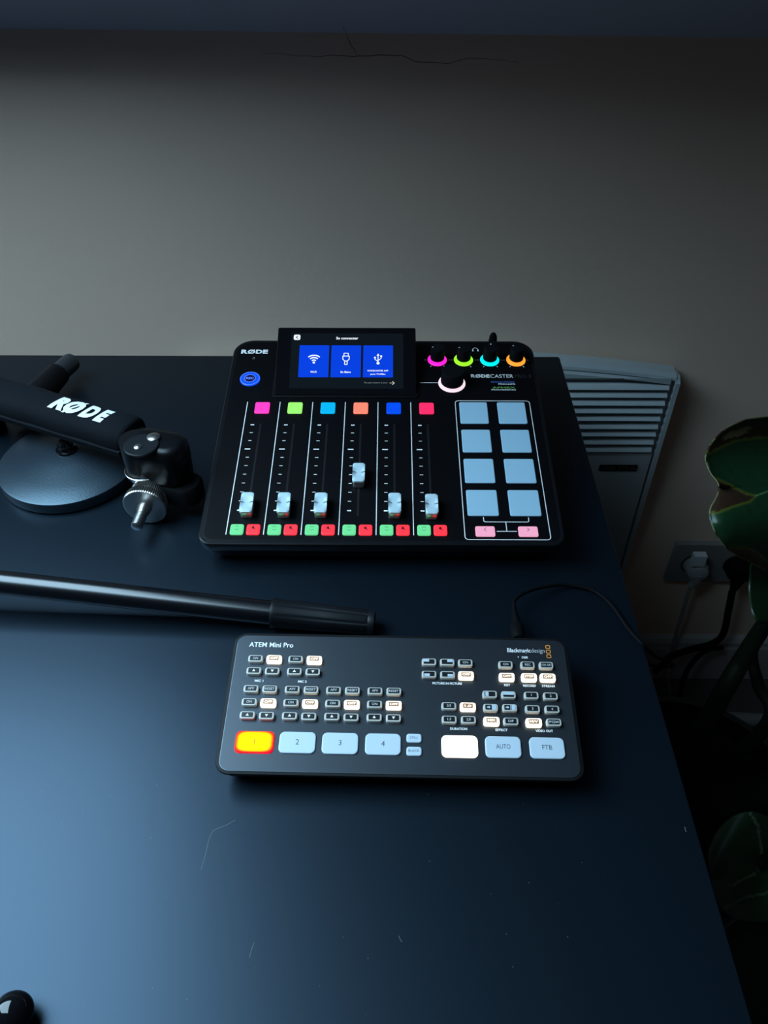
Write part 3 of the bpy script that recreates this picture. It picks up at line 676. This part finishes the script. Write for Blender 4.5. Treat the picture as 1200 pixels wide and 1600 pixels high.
bm = bmesh.new(); lathe(bm, [(.0115, -.002), (.0125, 0), (.0145, .012), (.0145, .034)], Matrix.Translation((JT.x, JT.y, .037)), 40); part('neck', bm, M_black, arm)
for px, py, r_, z in ((239.5, 682, .0058, .0735), (215, 697.5, .0036, .0735)):
    p = at(px, py, z); bm = bmesh.new(); lathe(bm, [(r_ * .6, -.003), (r_ * .6, -.0012), (r_, -.0010), (r_ * .96, 0), (r_ * .7, .0008), (r_ * .3, .0012)], Matrix.Translation(p), 28); part('rivet', bm, M_steel, arm)
bm = bmesh.new()
lathe(bm, [(.0130, -.006), (.0150, -.0055), (.0152, -.0032), (.0140, -.0030), (.0140, -.0022), (.0162, -.0020), (.0165, -.0004), (.0160, 0), (.0150, -.0008), (.0120, -.001)], Matrix.Translation((JT.x, JT.y, .0385)), 48); part('steel_washers', bm, M_nickel, arm)
bm = bmesh.new(); lathe(bm, [(.0120, 0), (.0125, .002), (.0125, .010), (.0135, .014)], Matrix.Translation((JT.x, JT.y, .0195)), 32); part('swivel', bm, M_black, arm)
kc = at(226, 793, .0205); ka = Vector((-.07, -.99, -.02)).normalized(); KT = axis_T(kc, ka)
bm = bmesh.new()
NK = 64
lathe(bm, [(.0085, -.021), (.0155, -.0205), (.0163, -.0195), (.0163, -.0105), (.0155, -.0098), (.0155, -.0086), (.0186, -.0080), (.0190, -.0068), (.0193, -.0012), (.0187, -.0002), (.0182, 0), (.006, .0002)], KT, NK * 2,
      mod=lambda i, r, z: (.00040 if i % 2 else -.00035) if r > .0160 and z < -.001 else 0)
part('knurled_nut', bm, M_nickel, arm, 20)
bm = bmesh.new()
pr = [(.0062, -.001), (.0060, .004), (.0044, .009), (.0048, .0095)]
for i in range(9): z = .010 + i * .0015; pr += [(.0050, z), (.0044, z + .0007)]
pr += [(.0048, .0238), (.0040, .0246)]
lathe(bm, pr, KT, 28); part('threaded_stud', bm, M_nickel, arm, 50)
bm = bmesh.new(); tube(bm, [kc - ka * .019, Vector((JT.x, JT.y + .0, .020)), Vector((JT.x + .004, JT.y + .006, .020))], .0075, 16); part('yoke', bm, M_black, arm)
bm = bmesh.new()
box(bm, -.0022, -.004, 0, .0022, .004, .022, Matrix.Translation((JT.x + .0178, JT.y - .004, .018)) @ Matrix.Rotation(R(12), 4, 'Y')); part('lock_lever', bm, mat('grey_lever', (.10, .10, .11), .4), arm)

# ------------------------------------------------------------------ round table stand under the sleeve
base = thing('table_stand', 'round black table stand base under the sleeved microphone arm', 'stand', (-.303, .592, 0))
bm = bmesh.new(); lathe(bm, [(.0635, 0), (.0655, .002), (.0660, .010), (.0655, .0122), (.0640, .0130), (.045, .0170), (.025, .0212), (.012, .0232)], None, 72); link('stand_base', bm, M_disc, base, smooth=35)
bm = bmesh.new(); lathe(bm, [(.0100, .0225), (.0098, .0250), (.0068, .0258), (.0062, .0275), (.0072, .0280), (.0072, .0295), (.0058, .0300), (.0050, .033)], None, 40); link('collar', bm, M_gblack, base, smooth=35)
bm = bmesh.new(); lathe(bm, [(.0045, .0325), (.0045, .0345)], None, 24); link('stem', bm, M_black, base)

# stub of a tube seen behind the sleeve
q0 = at(30, 648, .018); q1 = at(92, 583, .022); q2 = at(113, 564, .022)
tb = thing('tube_stub', 'short black tube with a grey end cap, lying behind the sleeved arm', 'tube', (q1.x, q1.y, 0))
bm = bmesh.new(); tube(bm, [q0, q1], lambda t: .0165 - .0045 * t, 28, 0); part('tube_body', bm, M_black, tb)
bm = bmesh.new(); d_ = (q2 - q1).normalized(); L = (q2 - q1).length
lathe(bm, [(.0100, -.001), (.0102, 0), (.0100, L * .9), (.009, L)], axis_T(q1, d_), 32); part('end_cap', bm, mat('grey_plastic_cap', (.025, .028, .032), .4), tb)

# knob peeping in from the left edge
q = at(-14, 672, .0)
kb = thing('clamp_knob', 'dark knob with a bright rim, left of the round stand base', 'knob', (q.x, q.y, 0))
bm = bmesh.new(); lathe(bm, [(.0150, 0), (.0160, .002), (.0160, .018), (.0150, .020)], None, 40); link('knob_body', bm, M_gblack, kb, smooth=35)
bm = bmesh.new(); lathe(bm, [(.0140, .0195), (.0160, .0195), (.0160, .0208), (.0140, .0208)], None, 40); link('knob_rim', bm, M_steel, kb, smooth=35)

# ------------------------------------------------------------------ pole with rubber grip
p0 = at(0, 910, .030); p1 = at(425, 957.5, .0135); p2 = at(586, 973, .0095)
pd = (p1 - p0).normalized(); pst = p0 - pd * .35
pole = thing('boom_pole', 'glossy black tube with a ribbed rubber grip, lying between the two devices', 'pole', (p1.x, p1.y, 0))
bm = bmesh.new(); lathe(bm, [(.0094, 0), (.0094, (p1 - pst).length)], axis_T(pst, pd), 48); part('tube', bm, M_pole, pole)
gd = (p2 - p1).normalized(); GL = (p2 - p1).length
bm = bmesh.new()
lathe(bm, [(.0096, -.0005), (.0116, 0), (.0118, .002), (.0112, .004), (.0106, GL * .5), (.0098, GL * .9), (.0090, GL * .93), (.0094, GL * .95), (.0090, GL * .99), (.0070, GL)], axis_T(p1, gd), 96,
      mod=lambda i, r, z: (-.0006 if (i // 3) % 4 == 0 and .004 < z < GL * .92 else 0)); part('rubber_grip', bm, M_grip, pole, 30)

# ------------------------------------------------------------------ black ball at the near left
q = at(20, 1583, .011)
ball = thing('ball_knob', 'glossy black ball knob at the near left corner of the desk', 'knob', (q.x, q.y, 0))
bm = bmesh.new(); bmesh.ops.create_uvsphere(bm, u_segments=40, v_segments=24, radius=.0107); bmesh.ops.translate(bm, verts=bm.verts, vec=(0, 0, .011)); link('ball', bm, mat('polished_black', (.004, .004, .005), .06, spec=.5), ball, smooth=180)
bm = bmesh.new(); tube(bm, [Vector((-.006, -.006, .0105)), Vector((-.05, -.05, .0095))], .0045, 16, 0); link('shaft', bm, M_gblack, ball, smooth=40)

# ------------------------------------------------------------------ wall heater
RX0, RX1, RY = -.26, .374, .878
heater = thing('wall_heater', 'white slatted electric heater on the wall behind the desk', 'heater', (.06, WALL_Y, -.52))
def rz(x): return -.0534 - .229 * (x - .045) ** 2
def hp(name, bm, m, smooth=35, lab=None): return part(name, bm, m, heater, smooth, lab)
bm = bmesh.new(); NX = 30
xs = [RX0 + (RX1 - RX0) * i / NX for i in range(NX + 1)]
def sec(x, e=0):   # casing section: rear, top, rounded front lip, front face recess
    t = rz(x); return [(x, WALL_Y - .006, -.52), (x, WALL_Y - .006, t - .002), (x, WALL_Y - .008, t), (x, RY + .006, t), (x, RY + .001, t - .004), (x, RY, t - .008), (x, RY + .002, t - .010), (x, RY + .006, t - .0105), (x, RY + .006, -.52)]
loft(bm, [sec(x) for x in xs]); hp('casing', bm, M_rad)
bm = bmesh.new()      # side trim
def side(x0, x1):
    loft(bm, [[(x, y, z) for y, z in ((WALL_Y - .004, -.525), (WALL_Y - .004, rz(x) - .004), (RY + .006, rz(x) - .002), (RY - .003, rz(x) - .010), (RY - .003, -.525))] for x in (x0, x1)])
side(RX1 - .001, RX1 + .005); hp('side_trim', bm, M_rad)
bm = bmesh.new(); side(RX0 - .005, RX0 + .001); hp('side_trim', bm, M_rad)
bm = bmesh.new(); xr = RX1 - .008
zt = aty(1000, 594.5, RY - .003).z
rings = []
for i in range(NX + 1):
    x = RX0 + .008 + (xr - RX0 - .008) * i / NX; t = rz(x) - .0095
    rings.append([(x, RY + .008, zt), (x, RY + .008, t), (x, RY - .001, t - .001), (x, RY - .003, t - .003), (x, RY - .003, zt + .003), (x, RY, zt)])
loft(bm, rings); hp('upper_fascia', bm, M_rad)
slz = [(596.6, 607), (609, 619), (621.5, 631.5), (634, 643.5), (646.5, 655.5), (658.5, 668), (670.5, 679.5), (682.5, 692), (694, 704)]
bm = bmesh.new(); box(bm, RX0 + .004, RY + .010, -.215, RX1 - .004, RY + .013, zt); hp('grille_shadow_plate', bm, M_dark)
for a, b_ in slz:
    z1 = aty(1000, a + 3.2, RY).z; z0 = aty(1000, b_, RY).z
    bm = bmesh.new(); loft(bm, [[(x, RY + .012, z1 - .001), (x, RY + .002, z1), (x, RY - .002, z1 - .002), (x, RY - .005, z0 + .001), (x, RY - .003, z0), (x, RY + .010, z0 + .001)] for x in (RX0 + .008, xr)]); hp('slat', bm, M_rad)
bm = bmesh.new(); zf = aty(1000, 707, RY).z
loft(bm, [[(x, y, z) for x, z in ((RX0 + .004, -.52), (RX1 - .005, -.52), (RX1 - .005, zf), (RX0 + .004, zf))] for y in (RY - .002, RY + .012)]); hp('front_panel', bm, mat('white_panel_enamel', (.44, .48, .49), .4))
b1 = aty(935, 736, RY - .003); b2 = aty(997, 727, RY - .003)
BT = Matrix.Translation((0, RY - .002, 0)) @ Matrix.Rotation(R(90), 4, 'X')
bm = bmesh.new(); slab(bm, b1.x * 1000, b1.z * 1000, b2.x * 1000, b2.z * 1000, 0, 1.2, 1.2, .3, BT, 4); bd = hp('badge', bm, M_gblack)
bm = bmesh.new(); text(bm, 'STIEBEL ELTRON', (b1.x + b2.x) * 500, (b1.z + b2.z) * 500, 1.25, BT, (b2.z - b1.z) * 520, (b2.x - b1.x) * 900, .01); hp('lettering', bm, mat('badge_grey', (.10, .10, .10), .4), None)
bm = bmesh.new()
for x in (-.12, .24): box(bm, x - .02, WALL_Y - .007, -.45, x + .02, WALL_Y + .0, -.15)
hp('wall_bracket', bm, M_edge)

# ------------------------------------------------------------------ socket, plugs, cords
s0 = aty(1040, 903, WALL_Y); s1 = aty(1056, 845, WALL_Y); sx0 = s1.x; sz0, sz1 = s0.z, s1.z
sock = thing('wall_socket', 'double white wall socket low on the wall behind the leaf', 'socket', (sx0 + .08, WALL_Y, (sz0 + sz1) / 2))
ST = Matrix.Translation((sx0, WALL_Y, sz0)) @ Matrix.Rotation(R(90), 4, 'X')
hh = (sz1 - sz0) * 1000
bm = bmesh.new(); slab(bm, 0, 0, 156, hh, 0, 9, 3, 1.5, ST, 5); part('frame', bm, M_sock, sock)
c1 = aty(1086, 883, WALL_Y - .012); c2 = aty(1152, 884, WALL_Y - .012)
for c in (c1, c2):
    bm = bmesh.new(); lathe(bm, [(.022, .0088), (.022, .0095), (.0205, .0098), (.020, .0085)], Matrix.Translation((c.x, WALL_Y, c.z)) @ Matrix.Rotation(R(90), 4, 'X'), 40); part('socket_well', bm, M_dark, sock)
def cordset(name, label, c, pts, r, mb, mc, rb):
    o = thing(name, label, 'plug', (c.x, WALL_Y - .01, c.z))
    bm = bmesh.new(); lathe(bm, [(rb, .010), (rb, .024), (rb * .85, .034), (rb * .5, .038)], Matrix.Translation((c.x, WALL_Y, c.z)) @ Matrix.Rotation(R(90), 4, 'X'), 32); part('plug_body', bm, mb, o)
    bm = bmesh.new(); tube(bm, [Vector((c.x, WALL_Y - .026, c.z)), Vector((c.x, WALL_Y - .028, c.z - .02)), pts[0]], lambda t: rb * .75 * (1 - t) + .0045 * t, 16); part('strain_relief', bm, mb, o)
    bm = bmesh.new(); tube(bm, pts, r, 10); part('cord', bm, mc, o)
    return o
wp = cordset('mains_plug', 'white mains plug and cord in the left side of the wall socket', c1, [aty(1079, 915, WALL_Y - .03), aty(1070, 945, WALL_Y - .03), aty(1058, 985, WALL_Y - .03), aty(1048, 1025, WALL_Y - .03), aty(1043, 1055, WALL_Y - .05), aty(1047, 1085, WALL_Y - .05)], .0032, mat('white_plug_plastic', (.42, .43, .43), .45), M_cordw, .018)
bm = bmesh.new(); cc = aty(1092, 875, WALL_Y - .03); box(bm, cc.x - .010, WALL_Y - .034, cc.z - .011, cc.x + .010, WALL_Y - .022, cc.z + .011); part('adapter_block', bm, mat('bright_white_plastic', (.8, .85, .9), .4), wp)
cordset('mains_plug', 'black mains plug and thick cord in the right side of the wall socket', c2, [aty(1144, 925, WALL_Y - .035), aty(1138, 955, WALL_Y - .035), aty(1130, 990, WALL_Y - .035), aty(1112, 1006, WALL_Y - .035), aty(1075, 1016, WALL_Y - .035), aty(1048, 1026, WALL_Y - .05), aty(1036, 1038, WALL_Y - .06), aty(1022, 1050, WALL_Y - .07)], .0058, M_cordb, M_cordb, .021)
bm = bmesh.new(); tube(bm, [aty(1128, 1012, .88), aty(1108, 1014, .87), aty(1092, 1024, .86), aty(1076, 1044, .84), aty(1068, 1062, .80), at(1062, 1085, -Z0 + .006), at(1050, 1110, -Z0 + .006)], .0045, 10)
tag(link('floor_cable', bm, M_cordb, loc=at(1062, 1085, -Z0)), 'black cable curving in front of the white baseboard below the socket', 'cable')
bm = bmesh.new(); f0 = at(1120, 1122, -Z0 + .02); f1 = at(1300, 1132, -Z0 + .02); f0.z = f1.z = -Z0 + .021
tube(bm, [f0, f1], .012, 16, 0); tag(link('floor_pipe', bm, mat('pale_pipe', (.28, .29, .29), .4), loc=(f0.x, f0.y, -Z0 + .009)), 'pale pipe running along the floor behind the black planter', 'pipe')
# pipe clips so that the pipe rests on the floor
# ------------------------------------------------------------------ potted plant
pc = at(1150, 1210, -.42); pc = Vector((.43, .560, -Z0))
plant = thing('potted_plant', 'large leaved potted plant in a black planter beside the desk', 'plant', pc)
bm = bmesh.new(); PH = .20
lathe(bm, [(.105, 0), (.115, .01), (.150, PH - .03), (.158, PH - .028), (.160, PH), (.150, PH), (.146, PH - .04), (.02, PH - .045)], Matrix.Translation(pc), 64); part('planter', bm, M_pot, plant)
bm = bmesh.new(); lathe(bm, [(.14, PH - .05), (.13, PH - .034), (.05, PH - .03), (.01, PH - .028)], Matrix.Translation(pc), 48); part('soil', bm, mat('soil', (.012, .009, .007), .95, bump=(120, .8, .01)), plant)
def in_poly(x, y, P):
    c = False; j = len(P) - 1
    for i in range(len(P)):
        if (P[i][1] > y) != (P[j][1] > y) and x < (P[j][0] - P[i][0]) * (y - P[i][1]) / (P[j][1] - P[i][1]) + P[i][0]: c = not c
        j = i
    return c
def seg_d(x, y, P, closed=True):
    m_ = 1e9; n = len(P)
    for i in range(n if closed else n - 1):
        a = P[i]; b = P[(i + 1) % n]; dx, dy = b[0] - a[0], b[1] - a[1]; t = max(0, min(1, ((x - a[0]) * dx + (y - a[1]) * dy) / (dx * dx + dy * dy + 1e-9)))
        m_ = min(m_, math.hypot(x - a[0] - dx * t, y - a[1] - dy * t))
    return m_
def leafmat(name, rough):
    m = bpy.data.materials.new(name); m.use_nodes = True; nt = m.node_tree; b = nt.nodes['Principled BSDF']
    at_ = nt.nodes.new('ShaderNodeAttribute'); at_.attribute_name = 'pigment'
    nt.links.new(at_.outputs['Color'], b.inputs['Base Color']); b.inputs['Roughness'].default_value = rough
    nz = nt.nodes.new('ShaderNodeTexNoise'); nz.inputs['Scale'].default_value = 90; bp = nt.nodes.new('ShaderNodeBump'); bp.inputs['Strength'].default_value = .3; bp.inputs['Distance'].default_value = .002
    tc = nt.nodes.new('ShaderNodeTexCoord'); nt.links.new(tc.outputs['Object'], nz.inputs['Vector']); nt.links.new(nz.outputs['Fac'], bp.inputs['Height']); nt.links.new(bp.outputs[0], b.inputs['Normal'])
    return m
M_leaf = leafmat('leaf_surface', .42)
def leaf(outline, centre, depth, pig, name='leaf', nr=34, lab=None):
    """leaf blade from its outline, every point at its own distance, with a back face"""
    O = [Vector((x, y, 0)) for x, y in outline]; C_ = catmull(O + [O[0]], 7)[:-1]; n = len(C_)
    bm = bmesh.new(); cl = bm.loops.layers.float_color.new('pigment'); cc = {}
    def mk(x, y, back):
        v = bm.verts.new(atd(x, y, depth(x, y) + (.0012 if back else 0))); cc[v] = pig(x, y); return v
    for back in (0, 1):
        prev = None; c0 = mk(*centre, back)
        for r_ in range(1, nr + 1):
            f = (r_ / nr) ** .8
            cur = [mk(centre[0] + (p.x - centre[0]) * f, centre[1] + (p.y - centre[1]) * f, back if r_ < nr else 0) for p in C_] if not (back and r_ == nr) else outer
            for i in range(n):
                j = (i + 1) % n
                q = (c0, cur[i], cur[j]) if prev is None else (prev[i], cur[i], cur[j], prev[j])
                fc = bm.faces.new(q if not back else tuple(reversed(q)))
            prev = cur
        outer = prev
    for f in bm.faces:
        for l in f.loops: l[cl] = (*cc[l.vert], 1)
    o = part(name, bm, M_leaf, plant, 180, lab); return o
OUT1 = [(1165, 654), (1135, 668), (1112, 690), (1101, 716), (1109, 738), (1122, 757), (1119, 775), (1108, 798), (1112, 822), (1128, 850), (1150, 868), (1180, 883), (1215, 900), (1270, 905), (1320, 880), (1350, 820), (1345, 750), (1310, 690), (1260, 660), (1210, 650)]
BR1 = [(1108, 708), (1128, 697), (1150, 688), (1178, 684), (1215, 682), (1215, 640), (1100, 640), (1095, 700)]
BR2 = [(1118, 748), (1140, 758), (1165, 772), (1180, 775), (1172, 783), (1148, 790), (1122, 800), (1100, 802), (1104, 770)]
BR3 = [(1142, 857), (1165, 856), (1180, 862), (1200, 878), (1240, 900), (1240, 920), (1150, 900)]
TAN = [(1127, 684), (1145, 673), (1175, 665), (1165, 676), (1145, 684), (1132, 687)]
def pig1(x, y):
    g = Vector((.007, .038, .013)); br = Vector((.040, .020, .010)); ye = Vector((.13, .14, .012))
    c = g.copy()
    for B in (BR1, BR2, BR3):
        d = seg_d(x, y, B)
        if in_poly(x, y, B): c = br * (1.9 if B is BR3 else .8) if d > 1.4 else br.lerp(ye, .5)
        elif d < 4: c = g.lerp(ye, .8 * (1 - d / 4))
    if in_poly(x, y, TAN): c = Vector((.22, .17, .08))
    if seg_d(x, y, OUT1) < 1.1: c = Vector((.30, .30, .14))
    if seg_d(x, y, [(1178, 776), (1215, 762), (1330, 790)], False) < 1.2: c = Vector((.10, .20, .08))
    return c
def dep1(x, y):
    t = .60 + .05 * ((x - 1100) / 200) + .022 * math.sin((y - 655) / 235 * math.pi * 2 + .4) * (1 if x < 1230 else .6)
    d = seg_d(x, y, OUT1); t += .012 * math.exp(-d / 14) * (1 if y > 760 else -.6)
    return t + .03 * ((y - 770) / 120) * -.6
leaf(OUT1, (1222, 775), dep1, pig1, lab='large green leaf with dry brown edges')
OUT2 = [(1171, 885), (1170, 930), (1176, 960), (1188, 974), (1215, 972), (1260, 950), (1290, 910), (1270, 870), (1220, 850), (1185, 850)]
leaf(OUT2, (1225, 915), lambda x, y: .74 + .0003 * (x - 1170) + .01 * math.sin(y * .05), lambda x, y: (.004, .022, .006), nr=10)
OUT3 = [(1106, 1330), (1118, 1300), (1140, 1278), (1165, 1268), (1190, 1272), (1215, 1290), (1240, 1340), (1240, 1400), (1215, 1435), (1185, 1440), (1150, 1436), (1128, 1420), (1112, 1380)]
V3 = [[(1172, 1270), (1184, 1290), (1190, 1330), (1185, 1362), (1140, 1385)], [(1130, 1420), (1165, 1402), (1230, 1388)], [(1190, 1330), (1235, 1350)]]
def pig3(x, y):
    c = Vector((.018, .05, .020))
    for v_ in V3[:1]:
        if seg_d(x, y, v_, False) < 1.6: c = Vector((.16, .22, .13))
    if seg_d(x, y, V3[1], False) < 1.6: c = Vector((.10, .16, .10))
    return c
leaf(OUT3, (1180, 1355), lambda x, y: .70 + .016 * math.sin((x + .6 * y) * .035) + .012 * abs((y - 1372) / 60), pig3, nr=26)
def stem(pts, r0, r1, m=M_stem): 
    bm = bmesh.new(); tube(bm, pts, lambda t: r0 + (r1 - r0) * t, 14); part('leaf_stem', bm, m, plant)
b0 = pc + Vector((0, 0, PH - .035))
stem([b0 + Vector((-.02, .02, 0)), atd(1120, 1100, .95), atd(1160, 1030, .92), atd(1195, 975, .88), atd(1260, 880, .78), atd(1222, 790, .655)], .013, .006)
stem([b0 + Vector((.03, .03, 0)), atd(1200, 1130, .98), atd(1185, 1070, .99), atd(1176, 1020, .99), atd(1200, 950, .90), atd(1225, 918, .75)], .010, .004)
stem([b0 + Vector((.03, -.03, 0)), atd(1250, 1250, .85), atd(1240, 1300, .76), atd(1185, 1350, .705)], .008, .004)
OUT4 = [(1120, 1470), (1140, 1440), (1180, 1430), (1240, 1450), (1290, 1520), (1290, 1620), (1230, 1680), (1175, 1640), (1140, 1560)]
leaf(OUT4, (1200, 1540), lambda x, y: .86 + .01 * math.sin(x * .03), lambda x, y: (.008, .02, .008), nr=12)
stem([b0 + Vector((0, -.05, 0)), atd(1230, 1400, .88), atd(1200, 1540, .868)], .008, .004)
# plug end standing up behind the mixer
q = at(766, 533, .074)
q = Vector((.109, .733, 0))
jk = thing('headphone_plug', 'slim black plug standing up behind the mixer at its four small knobs', 'plug', (q.x, q.y, .0))
bm = bmesh.new(); lathe(bm, [(.0030, 0), (.0040, .004), (.0044, .030), (.0044, .058), (.0038, .064), (.0022, .067)], None, 24); link('plug_body', bm, M_cordb, jk, smooth=40)
